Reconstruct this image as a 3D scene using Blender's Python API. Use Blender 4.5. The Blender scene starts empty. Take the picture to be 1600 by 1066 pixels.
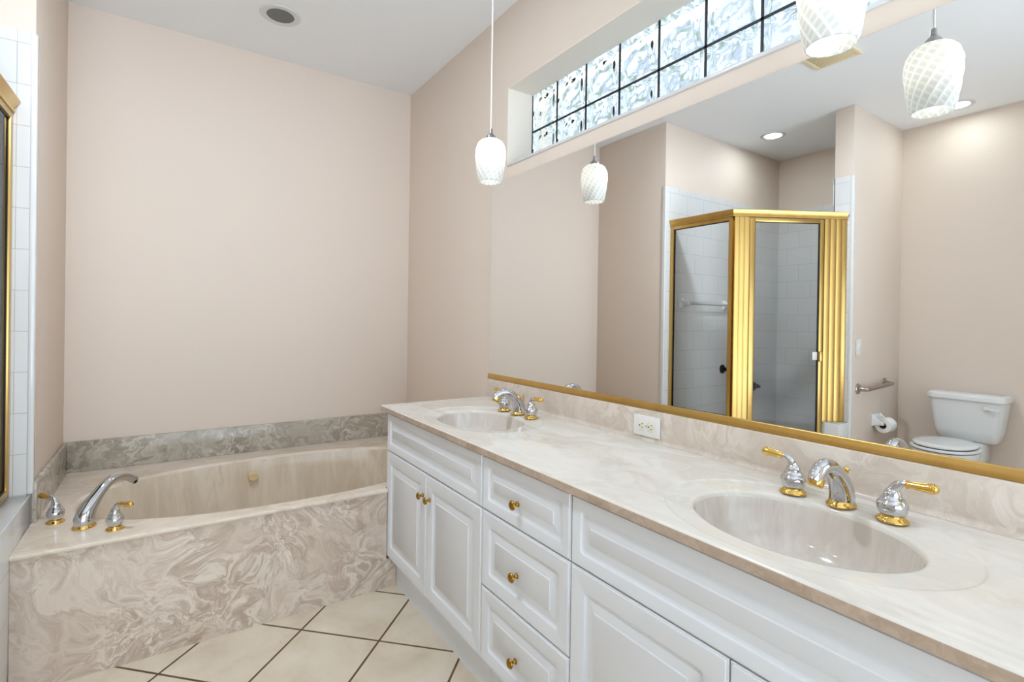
import bpy, bmesh, math, random
from mathutils import Vector, Matrix
random.seed(4)
PI = math.pi
SC = bpy.context.scene
COL = SC.collection

# ------------------------------------------------------------------ camera
F_PX, YAW, PITCH, ROLL, CY = 799.9, 0.5951, -0.0039, 0.0147, 502.64
CAMZ = 1.2332
fw = Vector((math.sin(YAW) * math.cos(PITCH), math.cos(YAW) * math.cos(PITCH), math.sin(PITCH)))
rt = Vector((math.cos(YAW), -math.sin(YAW), 0))
up = rt.cross(fw)
rt2 = rt * math.cos(ROLL) + up * math.sin(ROLL)
up2 = up * math.cos(ROLL) - rt * math.sin(ROLL)
cd = bpy.data.cameras.new('camera')
cd.sensor_fit = 'HORIZONTAL'
cd.sensor_width = 36.0
cd.lens = F_PX / 1600 * 36.0
cd.shift_y = -(533 - CY) / 1600
cd.clip_start = 0.02
cam = bpy.data.objects.new('camera', cd)
COL.objects.link(cam)
M4 = Matrix((rt2, up2, -fw)).transposed().to_4x4()
M4.translation = Vector((0, 0, CAMZ))
cam.matrix_world = M4
SC.camera = cam

# ------------------------------------------------------------------ exposure
SC.view_settings.view_transform = 'Standard'
SC.view_settings.look = 'None'
SC.view_settings.gamma = 1.0
SC.view_settings.use_curve_mapping = False
SC.view_settings.exposure = 0.12
WORLD_STRENGTH = 2.3
LOWER_FILL = 8.2  # lower half of the world, brightened as added fill to lift the ceiling
EAST_SKY = 1.08
CAN_SHOWER = 66.0
CAN_TOILET = 50.0
PENDANT_BULB = 9.0
TINT = (0.885, 1.0, 1.14)
FILL_LAMPS = ((-0.1, 1.55, 17.5), (0.75, 1.95, 1.0))
for _x, _y, _w in FILL_LAMPS:
    # added fill lamps at ceiling height, out of view, without fixtures
    _l = bpy.data.lights.new('fill_lamp', 'AREA')
    _l.shape = 'DISK'
    _l.size = 0.16
    _l.energy = _w
    _l.color = TINT
    _o = bpy.data.objects.new('fill_lamp', _l)
    COL.objects.link(_o)
    _o.location = (_x, _y, 2.738)

# ------------------------------------------------------------------ node helpers
class NT:
    def __init__(self, tree):
        self.t = tree
        self.n = tree.nodes
        self.l = tree.links
    def node(self, typ, **kw):
        nd = self.n.new(typ)
        for k, v in kw.items():
            if k.startswith('_'):
                continue
            setattr(nd, k, v)
        return nd
    def link(self, a, b):
        self.l.new(a, b)
    def val(self, sock, v):
        if isinstance(v, (int, float, tuple, list)):
            sock.default_value = v
        else:
            self.l.new(v, sock)
    def math(self, op, a, b=None, c=None):
        nd = self.n.new('ShaderNodeMath')
        nd.operation = op
        self.val(nd.inputs[0], a)
        if b is not None:
            self.val(nd.inputs[1], b)
        if c is not None:
            self.val(nd.inputs[2], c)
        return nd.outputs[0]
    def mix(self, fac, a, b):
        nd = self.n.new('ShaderNodeMix')
        nd.data_type = 'RGBA'
        self.val(nd.inputs[0], fac)
        self.val(nd.inputs[6], a)
        self.val(nd.inputs[7], b)
        return nd.outputs[2]
    def ramp(self, fac, stops, interp='LINEAR'):
        nd = self.n.new('ShaderNodeValToRGB')
        cr = nd.color_ramp
        cr.interpolation = interp
        while len(cr.elements) < len(stops):
            cr.elements.new(0.5)
        for e, (p, c) in zip(cr.elements, stops):
            e.position = p
            e.color = (*c, 1) if len(c) == 3 else c
        self.val(nd.inputs[0], fac)
        return nd.outputs[0]
    def noise(self, vec, scale, detail=4, rough=0.5, dist=0.0, w=0.0, out='Fac'):
        nd = self.n.new('ShaderNodeTexNoise')
        nd.noise_dimensions = '4D'
        self.val(nd.inputs['Vector'], vec)
        nd.inputs['W'].default_value = w
        nd.inputs['Scale'].default_value = scale
        nd.inputs['Detail'].default_value = detail
        nd.inputs['Roughness'].default_value = rough
        nd.inputs['Distortion'].default_value = dist
        return nd.outputs['Fac'] if out == 'Fac' else nd.outputs['Color']

def s2l(c):
    return tuple((x / 255 / 12.92) if x / 255 <= 0.04045 else ((x / 255 + 0.055) / 1.055) ** 2.4 for x in c)

# ------------------------------------------------------------------ world
W = bpy.data.worlds.new('sky')
SC.world = W
W.use_nodes = True
wt = NT(W.node_tree)
wt.n.clear()
wo = wt.node('ShaderNodeOutputWorld')
bg = wt.node('ShaderNodeBackground')
tc = wt.node('ShaderNodeTexCoord')
cl = wt.noise(tc.outputs['Generated'], 6.0, 2, 0.5, 0.8, 1.0)
sky = wt.ramp(cl, [(0.0, s2l((120, 138, 112))), (0.40, s2l((178, 192, 172))), (0.48, s2l((216, 222, 236))), (0.55, (1.0, 1.0, 1.0)), (1.0, (1.05, 1.05, 1.06))])
tint = wt.node('ShaderNodeVectorMath', operation='MULTIPLY')
wt.link(sky, tint.inputs[0])
tint.inputs[1].default_value = TINT
wt.link(tint.outputs[0], bg.inputs['Color'])
geo = wt.node('ShaderNodeSeparateXYZ')
wt.link(tc.outputs['Generated'], geo.inputs[0])
bl = wt.node('ShaderNodeMapRange', interpolation_type='SMOOTHSTEP')
wt.link(geo.outputs[2], bl.inputs['Value'])
bl.inputs['From Min'].default_value = -0.65
bl.inputs['From Max'].default_value = 0.35
bl.inputs['To Min'].default_value = 1.0
bl.inputs['To Max'].default_value = 0.0
below = bl.outputs['Result']
side = wt.math('MULTIPLY', wt.math('SUBTRACT', geo.outputs[0], 0.25), 3.0)
side_n = wt.node('ShaderNodeClamp')
wt.link(side, side_n.inputs[0])
base = wt.math('ADD', wt.math('MULTIPLY', below, LOWER_FILL), wt.math('MULTIPLY', wt.math('SUBTRACT', 1.0, below), WORLD_STRENGTH))
east = wt.math('ADD', wt.math('MULTIPLY', side_n.outputs[0], EAST_SKY), wt.math('MULTIPLY', wt.math('SUBTRACT', 1.0, side_n.outputs[0]), base))
wt.link(east, bg.inputs['Strength'])
wt.link(bg.outputs[0], wo.inputs[0])

# ------------------------------------------------------------------ materials
def new_mat(name):
    m = bpy.data.materials.new(name)
    m.use_nodes = True
    t = NT(m.node_tree)
    b = m.node_tree.nodes['Principled BSDF']
    return m, t, b

def plain(name, col, rough=0.5, metal=0.0, spec=None, coat=0.0, bump=None, emit=None):
    m, t, b = new_mat(name)
    b.inputs['Base Color'].default_value = (*s2l(col), 1)
    b.inputs['Roughness'].default_value = rough
    b.inputs['Metallic'].default_value = metal
    if spec is not None:
        b.inputs['Specular IOR Level'].default_value = spec
    if coat:
        b.inputs['Coat Weight'].default_value = coat
        b.inputs['Coat Roughness'].default_value = 0.05
    if bump:
        scale, strength, dist = bump
        tcn = t.node('ShaderNodeTexCoord')
        nz = t.noise(tcn.outputs['Object'], scale, 3, 0.6, 0.3)
        bp = t.node('ShaderNodeBump')
        bp.inputs['Strength'].default_value = strength
        bp.inputs['Distance'].default_value = dist
        t.link(nz, bp.inputs['Height'])
        t.link(bp.outputs[0], b.inputs['Normal'])
    if emit:
        b.inputs['Emission Color'].default_value = (*s2l(emit[0]), 1)
        b.inputs['Emission Strength'].default_value = emit[1]
    return m

WALL = plain('peach wall paint', (225, 209, 194), 0.6, bump=(260, 0.12, 0.002))
REVEAL = plain('pale window reveal paint', (242, 232, 218), 0.6, bump=(260, 0.12, 0.002))
CEIL = plain('white ceiling paint', (238, 238, 238), 0.8, bump=(90, 0.25, 0.004))
CAB = plain('white cabinet lacquer', (226, 227, 229), 0.32)
CABIN = plain('cabinet recess', (120, 118, 116), 0.7)
CHROME = plain('polished chrome', (204, 205, 208), 0.05, 1.0)
STEEL = plain('brushed steel', (176, 168, 160), 0.25, 1.0)
NICKEL = plain('satin nickel', (165, 165, 168), 0.3, 1.0)
BRASS = plain('polished brass', (224, 186, 104), 0.10, 1.0)
OLDBRASS = plain('aged brass', (166, 126, 52), 0.22, 1.0)
CERAMIC = plain('white ceramic', (238, 238, 236), 0.12)
PORCELAIN = plain('white porcelain', (226, 226, 224), 0.12)
PLASTIC = plain('white plastic', (236, 233, 228), 0.35)
IVORY = plain('ivory plastic', (232, 226, 206), 0.35)
BLACK = plain('black', (14, 14, 14), 0.4)
DARKMETAL = plain('dark bronze metal', (30, 28, 27), 0.35, 0.6)
MORTAR = plain('dark glass block joint', (22, 25, 34), 0.5)
PAPER = plain('toilet paper', (240, 238, 234), 0.95)
VENT = plain('yellowed vent plastic', (230, 214, 176), 0.5)
SPEAKERGREY = plain('grey lens', (112, 112, 110), 0.6)
TRIMWHITE = plain('white light trim', (214, 213, 211), 0.5)
SILL = plain('pale grey marble sill', (214, 214, 214), 0.2)

def gold_mat():
    m, t, b = new_mat('gold anodised frame')
    tcn = t.node('ShaderNodeTexCoord')
    mp = t.node('ShaderNodeMapping')
    mp.inputs['Scale'].default_value = (6, 6, 0.8)
    t.link(tcn.outputs['Object'], mp.inputs['Vector'])
    nz = t.noise(mp.outputs[0], 3.0, 3, 0.5)
    c = t.ramp(nz, [(0.3, s2l((198, 162, 94))), (0.7, s2l((208, 172, 104)))])
    t.link(c, b.inputs['Base Color'])
    b.inputs['Metallic'].default_value = 1.0
    b.inputs['Roughness'].default_value = 0.3
    return m
GOLD = gold_mat()

def marble(name, stops, scale, seed, rough=0.15, stretch=(1, 1, 1), bands=0.0, warp=1.0, light=(226, 214, 200), dark=(150, 132, 114), freq=44.0):
    """cultured marble: folded coordinates give the clouds; thin contour strands follow the folds"""
    m, t, b = new_mat(name)
    tcn = t.node('ShaderNodeTexCoord')
    mp = t.node('ShaderNodeMapping')
    mp.inputs['Scale'].default_value = stretch
    t.link(tcn.outputs['Object'], mp.inputs['Vector'])
    p = mp.outputs[0]
    for k, (sc_, am) in enumerate(((0.7, 0.55), (1.9, 0.24), (5.0, 0.10), (12.0, 0.035))):
        wv = t.noise(p, scale * sc_, 2, 0.5, 0.0, seed + 3.1 * (k + 1), out='Color')
        sub = t.node('ShaderNodeVectorMath', operation='SUBTRACT')
        t.link(wv, sub.inputs[0])
        sub.inputs[1].default_value = (0.5, 0.5, 0.5)
        sc = t.node('ShaderNodeVectorMath', operation='SCALE')
        t.link(sub.outputs[0], sc.inputs[0])
        sc.inputs['Scale'].default_value = am * warp * 4.0 / scale
        ad = t.node('ShaderNodeVectorMath', operation='ADD')
        t.link(p, ad.inputs[0])
        t.link(sc.outputs[0], ad.inputs[1])
        p = ad.outputs[0]
    n1 = t.noise(p, scale, 7, 0.62, 0.0, seed)
    c = t.ramp(n1, [(q, s2l(cc)) for q, cc in stops])
    if bands:
        n2 = t.noise(p, scale * 1.2, 5, 0.55, 0.0, seed + 17)
        sn = t.math('SINE', t.math('MULTIPLY', n2, freq))
        lo = t.math('POWER', t.math('MULTIPLY', t.math('ADD', sn, 1.0), 0.5), 5.0)
        hi = t.math('POWER', t.math('MULTIPLY', t.math('SUBTRACT', 1.0, sn), 0.5), 4.0)
        mk = t.ramp(t.noise(mp.outputs[0], scale * 1.2, 2, 0.5, 0.0, seed + 29), [(0.36, (0, 0, 0)), (0.56, (1, 1, 1))])
        c = t.mix(t.math('MULTIPLY', t.math('MULTIPLY', lo, bands), mk), c, (*s2l(light), 1))
        c = t.mix(t.math('MULTIPLY', t.math('MULTIPLY', hi, bands * 0.45), mk), c, (*s2l(dark), 1))
    t.link(c, b.inputs['Base Color'])
    b.inputs['Roughness'].default_value = rough
    return m

MARBLE_TOP = marble('pale cultured marble', [(0.28, (225, 218, 206)), (0.42, (231, 225, 215)), (0.50, (226, 219, 208)), (0.58, (233, 228, 219)), (0.72, (226, 219, 208))], 3.4, 1.0, 0.13, (1, 0.5, 1), 0.5, 1.0, (238, 235, 228), (186, 178, 164), 34.0)
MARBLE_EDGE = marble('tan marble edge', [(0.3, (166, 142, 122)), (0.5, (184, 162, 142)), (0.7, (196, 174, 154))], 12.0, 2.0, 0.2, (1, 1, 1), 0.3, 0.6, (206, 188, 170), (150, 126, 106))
MARBLE_SPLASH = marble('beige swirl marble', [(0.28, (206, 190, 174)), (0.42, (222, 208, 194)), (0.52, (212, 197, 182)), (0.62, (226, 214, 201)), (0.75, (216, 201, 186))], 5.0, 5.0, 0.15, (1, 1, 1), 0.5, 1.0, (234, 225, 214), (186, 168, 150), 40.0)
MARBLE_APRON = marble('tan swirl marble', [(0.28, (158, 138, 118)), (0.38, (188, 167, 149)), (0.46, (212, 195, 179)), (0.52, (192, 172, 156)), (0.58, (218, 203, 187)), (0.72, (204, 183, 166))], 3.6, 8.0, 0.2, (1, 1, 1), 0.66, 1.0, (234, 223, 209), (146, 124, 104), 58.0)
MARBLE_GREY = marble('grey swirl marble', [(0.26, (140, 129, 113)), (0.40, (160, 149, 134)), (0.48, (188, 178, 164)), (0.56, (166, 155, 140)), (0.66, (196, 187, 174)), (0.78, (170, 160, 146))], 4.6, 12.0, 0.2, (1, 1, 1), 0.66, 1.0, (222, 215, 204), (128, 116, 100), 52.0)
MARBLE_DECK = marble('cream tub marble', [(0.28, (192, 172, 150)), (0.40, (218, 202, 183)), (0.50, (228, 214, 197)), (0.60, (214, 197, 177)), (0.74, (230, 217, 200))], 2.6, 15.0, 0.12, (1, 1.4, 1), 0.35, 1.0, (238, 227, 211), (184, 163, 138), 26.0)
BASIN_TUB = marble('streaked cream marble', [(0.30, (192, 172, 146)), (0.44, (222, 207, 186)), (0.56, (212, 195, 172)), (0.70, (232, 219, 201))], 7.0, 21.0, 0.12, (1, 1, 0.14), 0.3, 0.4, (238, 228, 212), (186, 166, 140), 20.0)
BASIN_SINK = marble('streaked pale marble', [(0.30, (206, 195, 183)), (0.44, (220, 211, 201)), (0.56, (212, 202, 191)), (0.70, (230, 223, 214))], 16.0, 25.0, 0.1, (1, 1, 0.10), 0.35, 0.4, (236, 231, 224), (200, 188, 175), 18.0)

def tile_mat(name, axis, tile=(0.206, 0.1503), origin=(0.455, 0.713), off=0.5, mortar=0.0014):
    m, t, b = new_mat(name)
    tcn = t.node('ShaderNodeTexCoord')
    sp = t.node('ShaderNodeSeparateXYZ')
    t.link(tcn.outputs['Object'], sp.inputs[0])
    cb = t.node('ShaderNodeCombineXYZ')
    t.link(t.math('ADD', sp.outputs[0 if axis == 'x' else 1], origin[0] + 20.6), cb.inputs[0])
    t.link(t.math('ADD', sp.outputs[2], 15.03 - origin[1]), cb.inputs[1])
    br = t.node('ShaderNodeTexBrick')
    br.offset = off
    br.inputs['Scale'].default_value = 1.0
    br.inputs['Brick Width'].default_value = tile[0]
    br.inputs['Row Height'].default_value = tile[1]
    br.inputs['Mortar Size'].default_value = mortar
    br.inputs['Mortar Smooth'].default_value = 0.2
    br.inputs['Color1'].default_value = (*s2l((224, 223, 221)), 1)
    br.inputs['Color2'].default_value = (*s2l((221, 220, 218)), 1)
    br.inputs['Mortar'].default_value = (*s2l((190, 188, 184)), 1)
    t.link(cb.outputs[0], br.inputs['Vector'])
    t.link(br.outputs['Color'], b.inputs['Base Color'])
    b.inputs['Roughness'].default_value = 0.12
    bp = t.node('ShaderNodeBump')
    bp.inputs['Strength'].default_value = 0.4
    bp.inputs['Distance'].default_value = 0.002
    bp.invert = True
    t.link(br.outputs['Fac'], bp.inputs['Height'])
    t.link(bp.outputs[0], b.inputs['Normal'])
    return m
TILE_X = tile_mat('white wall tile along x', 'x')
TILE_STRIP = tile_mat('white wall tile edge column', 'x', off=0.0)
TILE_Y = tile_mat('white wall tile along y', 'y', origin=(0.0, 0.713))
TILE_COL = tile_mat('white wall tile single column', 'y', tile=(3.0, 0.1503), origin=(0.4, 0.713), off=0.0)
TILE_PLAIN = plain('white bullnose tile', (228, 227, 225), 0.1)

def floor_mat():
    m, t, b = new_mat('diagonal cream floor tile')
    tcn = t.node('ShaderNodeTexCoord')
    sp = t.node('ShaderNodeSeparateXYZ')
    t.link(tcn.outputs['Object'], sp.inputs[0])
    r2 = 1 / math.sqrt(2)
    u = t.math('MULTIPLY', t.math('ADD', sp.outputs[0], sp.outputs[1]), r2)
    v = t.math('MULTIPLY', t.math('SUBTRACT', sp.outputs[0], sp.outputs[1]), r2)
    P_ = 0.3275
    cb = t.node('ShaderNodeCombineXYZ')
    t.link(t.math('ADD', u, 40 * P_ - 1.820), cb.inputs[0])
    t.link(t.math('ADD', v, 40 * P_ + 0.849), cb.inputs[1])
    br = t.node('ShaderNodeTexBrick')
    br.offset = 0.0
    br.inputs['Scale'].default_value = 1.0
    br.inputs['Brick Width'].default_value = P_
    br.inputs['Row Height'].default_value = P_
    br.inputs['Mortar Size'].default_value = 0.0049
    br.inputs['Mortar Smooth'].default_value = 0.3
    br.inputs['Color1'].default_value = (0, 0, 0, 1)
    br.inputs['Color2'].default_value = (1, 1, 1, 1)
    t.link(cb.outputs[0], br.inputs['Vector'])
    n1 = t.noise(tcn.outputs['Object'], 5.0, 5, 0.6, 0.4, 2.0)
    c1 = t.ramp(n1, [(0.3, s2l((204, 186, 162))), (0.5, s2l((218, 204, 182))), (0.7, s2l((226, 214, 196)))])
    n2 = t.noise(tcn.outputs['Object'], 70.0, 3, 0.6, 0.8, 6.0)
    pit = t.ramp(n2, [(0.27, (1, 1, 1)), (0.32, (0, 0, 0))])
    c2 = t.mix(t.math('MULTIPLY', pit, 0.5), c1, (*s2l((150, 128, 98)), 1))
    n3 = t.noise(tcn.outputs['Object'], 9.0, 3, 0.6, 0.0, 3.0)
    gc = t.ramp(n3, [(0.35, s2l((72, 50, 25))), (0.65, s2l((112, 84, 48)))])
    c3 = t.mix(br.outputs['Fac'], c2, gc)
    t.link(c3, b.inputs['Base Color'])
    b.inputs['Roughness'].default_value = 0.3
    bp = t.node('ShaderNodeBump')
    bp.inputs['Strength'].default_value = 0.5
    bp.inputs['Distance'].default_value = 0.003
    bp.invert = True
    t.link(br.outputs['Fac'], bp.inputs['Height'])
    t.link(bp.outputs[0], b.inputs['Normal'])
    return m
FLOOR = floor_mat()

def mirror_mat():
    m, t, b = new_mat('mirror silver')
    b.inputs['Base Color'].default_value = (0.9, 0.905, 0.9, 1)
    b.inputs['Metallic'].default_value = 1.0
    b.inputs['Roughness'].default_value = 0.0
    return m
MIRROR = mirror_mat()

def pane_mat():
    m, t, b = new_mat('shower glass')
    t.n.remove(b)
    out = t.n['Material Output']
    tr = t.node('ShaderNodeBsdfTransparent')
    tr.inputs[0].default_value = (0.965, 0.965, 0.96, 1)
    gl = t.node('ShaderNodeBsdfGlossy')
    gl.inputs['Roughness'].default_value = 0.02
    gl.inputs['Color'].default_value = (0.95, 0.95, 0.95, 1)
    fr = t.node('ShaderNodeFresnel')
    fr.inputs[0].default_value = 1.15
    mx = t.node('ShaderNodeMixShader')
    t.link(fr.outputs[0], mx.inputs[0])
    t.link(tr.outputs[0], mx.inputs[1])
    t.link(gl.outputs[0], mx.inputs[2])
    t.link(mx.outputs[0], out.inputs[0])
    return m
PANE = pane_mat()

def block_mat():
    m, t, b = new_mat('wavy block glass')
    t.n.remove(b)
    out = t.n['Material Output']
    tcn = t.node('ShaderNodeTexCoord')
    mp = t.node('ShaderNodeMapping')
    mp.inputs['Rotation'].default_value = (0.6, 0, 0)
    mp.inputs['Scale'].default_value = (1, 1.5, 0.6)
    t.link(tcn.outputs['Object'], mp.inputs['Vector'])
    nz = t.noise(mp.outputs[0], 6.5, 0.6, 0.4, 1.1, 4.0)
    bp = t.node('ShaderNodeBump')
    bp.inputs['Strength'].default_value = 1.0
    bp.inputs['Distance'].default_value = 0.014
    t.link(nz, bp.inputs['Height'])
    gl = t.node('ShaderNodeBsdfGlass')
    gl.inputs['IOR'].default_value = 1.45
    gl.inputs['Color'].default_value = (0.97, 0.985, 0.98, 1)
    t.link(bp.outputs[0], gl.inputs['Normal'])
    t.link(gl.outputs[0], out.inputs[0])
    return m
BLOCK = block_mat()

def shade_mat():
    m, t, b = new_mat('ribbed white lamp glass')
    t.n.remove(b)
    out = t.n['Material Output']
    tcn = t.node('ShaderNodeTexCoord')
    sp = t.node('ShaderNodeSeparateXYZ')
    t.link(tcn.outputs['Object'], sp.inputs[0])
    ang = t.math('ARCTAN2', sp.outputs[1], sp.outputs[0])
    z = sp.outputs[2]
    a1 = t.math('SINE', t.math('ADD', t.math('MULTIPLY', ang, 14), t.math('MULTIPLY', z, 150)))
    a2 = t.math('SINE', t.math('SUBTRACT', t.math('MULTIPLY', ang, 14), t.math('MULTIPLY', z, 330)))
    r1 = t.math('POWER', t.math('MULTIPLY', t.math('ADD', a1, 1.0), 0.5), 6.0)
    r2 = t.math('MULTIPLY', t.math('POWER', t.math('MULTIPLY', t.math('ADD', a2, 1.0), 0.5), 3.0), 0.55)
    rib = t.math('MAXIMUM', r1, r2)
    col = t.mix(rib, (*s2l((222, 224, 222)), 1), (*s2l((254, 254, 252)), 1))
    tl = t.node('ShaderNodeBsdfTranslucent')
    t.link(col, tl.inputs[0])
    df = t.node('ShaderNodeBsdfDiffuse')
    t.link(col, df.inputs[0])
    gl = t.node('ShaderNodeBsdfGlossy')
    gl.inputs['Roughness'].default_value = 0.1
    m1 = t.node('ShaderNodeMixShader')
    m1.inputs[0].default_value = 0.5
    t.link(tl.outputs[0], m1.inputs[1])
    t.link(df.outputs[0], m1.inputs[2])
    m2 = t.node('ShaderNodeMixShader')
    m2.inputs[0].default_value = 0.05
    t.link(m1.outputs[0], m2.inputs[1])
    t.link(gl.outputs[0], m2.inputs[2])
    t.link(m2.outputs[0], out.inputs[0])
    return m
SHADE = shade_mat()
BULB = plain('lit bulb', (255, 250, 240), 0.5, emit=((255, 248, 238), PENDANT_BULB))
LENS = plain('lit light lens', (255, 250, 244), 0.5, emit=((235, 250, 255), CAN_SHOWER))
LENS2 = plain('lit light lens by toilet', (255, 250, 244), 0.5, emit=((235, 250, 255), CAN_TOILET))

# ------------------------------------------------------------------ mesh helpers
class B:
    """one mesh under construction"""
    def __init__(self):
        self.bm = bmesh.new()
        self.mi = 0
    def face(self, vs):
        try:
            f = self.bm.faces.new(vs)
            f.material_index = self.mi
            return f
        except ValueError:
            return None
    def box(self, x0, x1, y0, y1, z0, z1, bev=0.0, seg=2):
        vs = [self.bm.verts.new((x, y, z)) for x in (x0, x1) for y in (y0, y1) for z in (z0, z1)]
        fs = [(0, 1, 3, 2), (4, 6, 7, 5), (0, 4, 5, 1), (2, 3, 7, 6), (0, 2, 6, 4), (1, 5, 7, 3)]
        faces = [self.face([vs[i] for i in f]) for f in fs]
        if bev > 0:
            es = set(e for f in faces for e in f.edges)
            r = bmesh.ops.bevel(self.bm, geom=list(es), offset=bev, segments=seg, profile=0.5, affect='EDGES', clamp_overlap=True)
            for f in r['faces']:
                f.material_index = self.mi
        return self
    def loft(self, loops, cap0=False, cap1=False, closed=True):
        rings = [[self.bm.verts.new(p) for p in lp] for lp in loops]
        for a, b in zip(rings, rings[1:]):
            n = len(a)
            for i in range(n if closed else n - 1):
                j = (i + 1) % n
                self.face([a[i], a[j], b[j], b[i]])
        if cap0:
            self.face(list(reversed(rings[0])))
        if cap1:
            self.face(rings[-1])
        return self
    def lathe(self, prof, c=(0, 0, 0), seg=32, axis='z', sx=1.0, sy=1.0, flip=False):
        def pt(r, h, a):
            x, y = r * math.cos(a) * sx, r * math.sin(a) * sy
            if axis == 'z':
                p = (x, y, h)
            elif axis == 'x':
                p = (h, x, y)
            else:
                p = (y, h, x)
            return (p[0] + c[0], p[1] + c[1], p[2] + c[2])
        rings = []
        for r, h in prof:
            if r < 1e-6:
                rings.append([self.bm.verts.new(pt(0, h, 0))])
            else:
                rings.append([self.bm.verts.new(pt(r, h, 2 * PI * i / seg)) for i in range(seg)])
        for a, b in zip(rings, rings[1:]):
            for i in range(seg):
                j = (i + 1) % seg
                if len(a) == 1 and len(b) == 1:
                    continue
                if len(a) == 1:
                    self.face([a[0], b[j], b[i]])
                elif len(b) == 1:
                    self.face([a[i], a[j], b[0]])
                else:
                    self.face([a[i], a[j], b[j], b[i]])
        return self
    def tube(self, path, rad, seg=16, cap=True, flat=None):
        P = [Vector(p) for p in path]
        n = len(P)
        if not isinstance(rad, (list, tuple)):
            rad = [rad] * n
        T = []
        for i in range(n):
            a = P[max(i - 1, 0)]
            b = P[min(i + 1, n - 1)]
            T.append((b - a).normalized())
        ref = Vector((0, 0, 1)) if abs(T[0].z) < 0.9 else Vector((0, 1, 0))
        u = T[0].cross(ref).normalized()
        loops = []
        for i in range(n):
            u = (u - T[i] * u.dot(T[i])).normalized()
            v = T[i].cross(u)
            k = flat[i] if flat else 1.0
            loops.append([P[i] + u * (rad[i] * math.cos(2 * PI * j / seg)) + v * (rad[i] * k * math.sin(2 * PI * j / seg)) for j in range(seg)])
        return self.loft(loops, cap, cap)
    def prism(self, poly, z0, z1, bev=0.0):
        lo = [self.bm.verts.new((x, y, z0)) for x, y in poly]
        hi = [self.bm.verts.new((x, y, z1)) for x, y in poly]
        n = len(poly)
        fs = [self.face(list(reversed(lo))), self.face(hi)]
        for i in range(n):
            j = (i + 1) % n
            fs.append(self.face([lo[i], lo[j], hi[j], hi[i]]))
        if bev:
            es = set(e for f in fs if f for e in f.edges)
            bmesh.ops.bevel(self.bm, geom=list(es), offset=bev, segments=2, profile=0.5, affect='EDGES', clamp_overlap=True)
        return self

def spline(pts, n=8):
    """Catmull-Rom through points of any dimension"""
    out = []
    P = [tuple(p) for p in pts]
    P = [P[0]] + P + [P[-1]]
    for i in range(1, len(P) - 2):
        for k in range(n):
            t = k / n
            out.append(tuple(0.5 * (2 * P[i][d] + (P[i + 1][d] - P[i - 1][d]) * t + (2 * P[i - 1][d] - 5 * P[i][d] + 4 * P[i + 1][d] - P[i + 2][d]) * t * t + (3 * P[i][d] - P[i - 1][d] - 3 * P[i + 1][d] + P[i + 2][d]) * t ** 3) for d in range(len(P[0]))))
    out.append(P[-2])
    return out

def obj(name, b, mats, parent=None, at=None, smooth=True, angle=35, fix=True):
    """link the mesh as ONE object; at = parent's world location when b is in world coordinates"""
    me = bpy.data.meshes.new(name)
    if fix:
        bmesh.ops.recalc_face_normals(b.bm, faces=b.bm.faces[:])
    if at is not None:
        bmesh.ops.translate(b.bm, verts=b.bm.verts[:], vec=-Vector(at))
    b.bm.to_mesh(me)
    b.bm.free()
    for m in (mats if isinstance(mats, (list, tuple)) else [mats]):
        me.materials.append(m)
    if smooth:
        for p in me.polygons:
            p.use_smooth = True
        me.set_sharp_from_angle(angle=math.radians(angle))
    o = bpy.data.objects.new(name, me)
    COL.objects.link(o)
    if parent:
        o.parent = parent
    return o

def thing(name, label, cat, loc=(0, 0, 0), rz=0.0, group=None):
    o = bpy.data.objects.new(name, None)
    o.empty_display_size = 0.1
    COL.objects.link(o)
    o.location = loc
    o.rotation_euler = (0, 0, rz)
    o['label'] = label
    o['category'] = cat
    if group:
        o['group'] = group
    return o

def tag(o, label, cat, group=None):
    o['label'] = label
    o['category'] = cat
    if group:
        o['group'] = group
    return o

def struct(name, b, m, parent=None, **kw):
    o = obj(name, b, m, parent, **kw)
    if parent is None:
        o['kind'] = 'structure'
    return o

def dup(root, loc, label, rz=None):
    def cp(o, par):
        c = o.copy()
        COL.objects.link(c)
        c.parent = par
        for ch in o.children:
            cp(ch, c)
        return c
    r = cp(root, None)
    r.location = loc
    if rz is not None:
        r.rotation_euler = (0, 0, rz)
    r['label'] = label
    return r

# ------------------------------------------------------------------ layout constants (metres)
XM = 1.362          # mirror wall
XL = -0.405         # wall at the tub's left end
YB = 3.275          # back wall
CZ = 2.74           # ceiling
YS = 2.555          # tiled shower wall
XW = -1.998         # far left wall
YP0, YP1, XPE = 1.6006, 1.728, -1.175     # partition between shower and toilet
YN = -1.35          # wall behind the camera
ZD, YT, ZBS = 0.453, 2.233, 0.604         # tub deck
ZC, XCF, YCL = 0.834, 0.823, 2.276        # vanity counter
XD = 0.848          # door faces
ZK = 0.562          # tiled knee walls
WY0, WY1, WZ0, WZ1, XG = 0.283, 2.075, 1.9714, 2.3545, 1.508   # glass block window

# ------------------------------------------------------------------ room shell
b = B(); b.box(XW - 0.1, XM + 0.3, YN - 0.1, YB + 0.12, -0.1, 0)
struct('floor', b, FLOOR)
b = B(); b.box(XW - 0.1, XM + 0.3, YN - 0.1, YB + 0.12, CZ, CZ + 0.1)
struct('ceiling', b, CEIL)
b = B(); b.box(XL - 0.001, XM + 0.28, YB, YB + 0.12, 0, CZ)
struct('wall_back', b, WALL)
b = B(); b.box(XW - 0.1, XL, YS + 0.006, YB + 0.12, 0, CZ, 0.004)
struct('wall_left', b, WALL)
b = B(); b.box(XW - 0.1, XW, YN - 0.1, YS + 0.05, 0, CZ)
struct('wall_far', b, WALL)
b = B(); b.box(XW - 0.02, XPE - 0.006, YP0, YP1 - 0.006, 0, CZ, 0.004)
struct('wall_partition', b, WALL)
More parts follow.
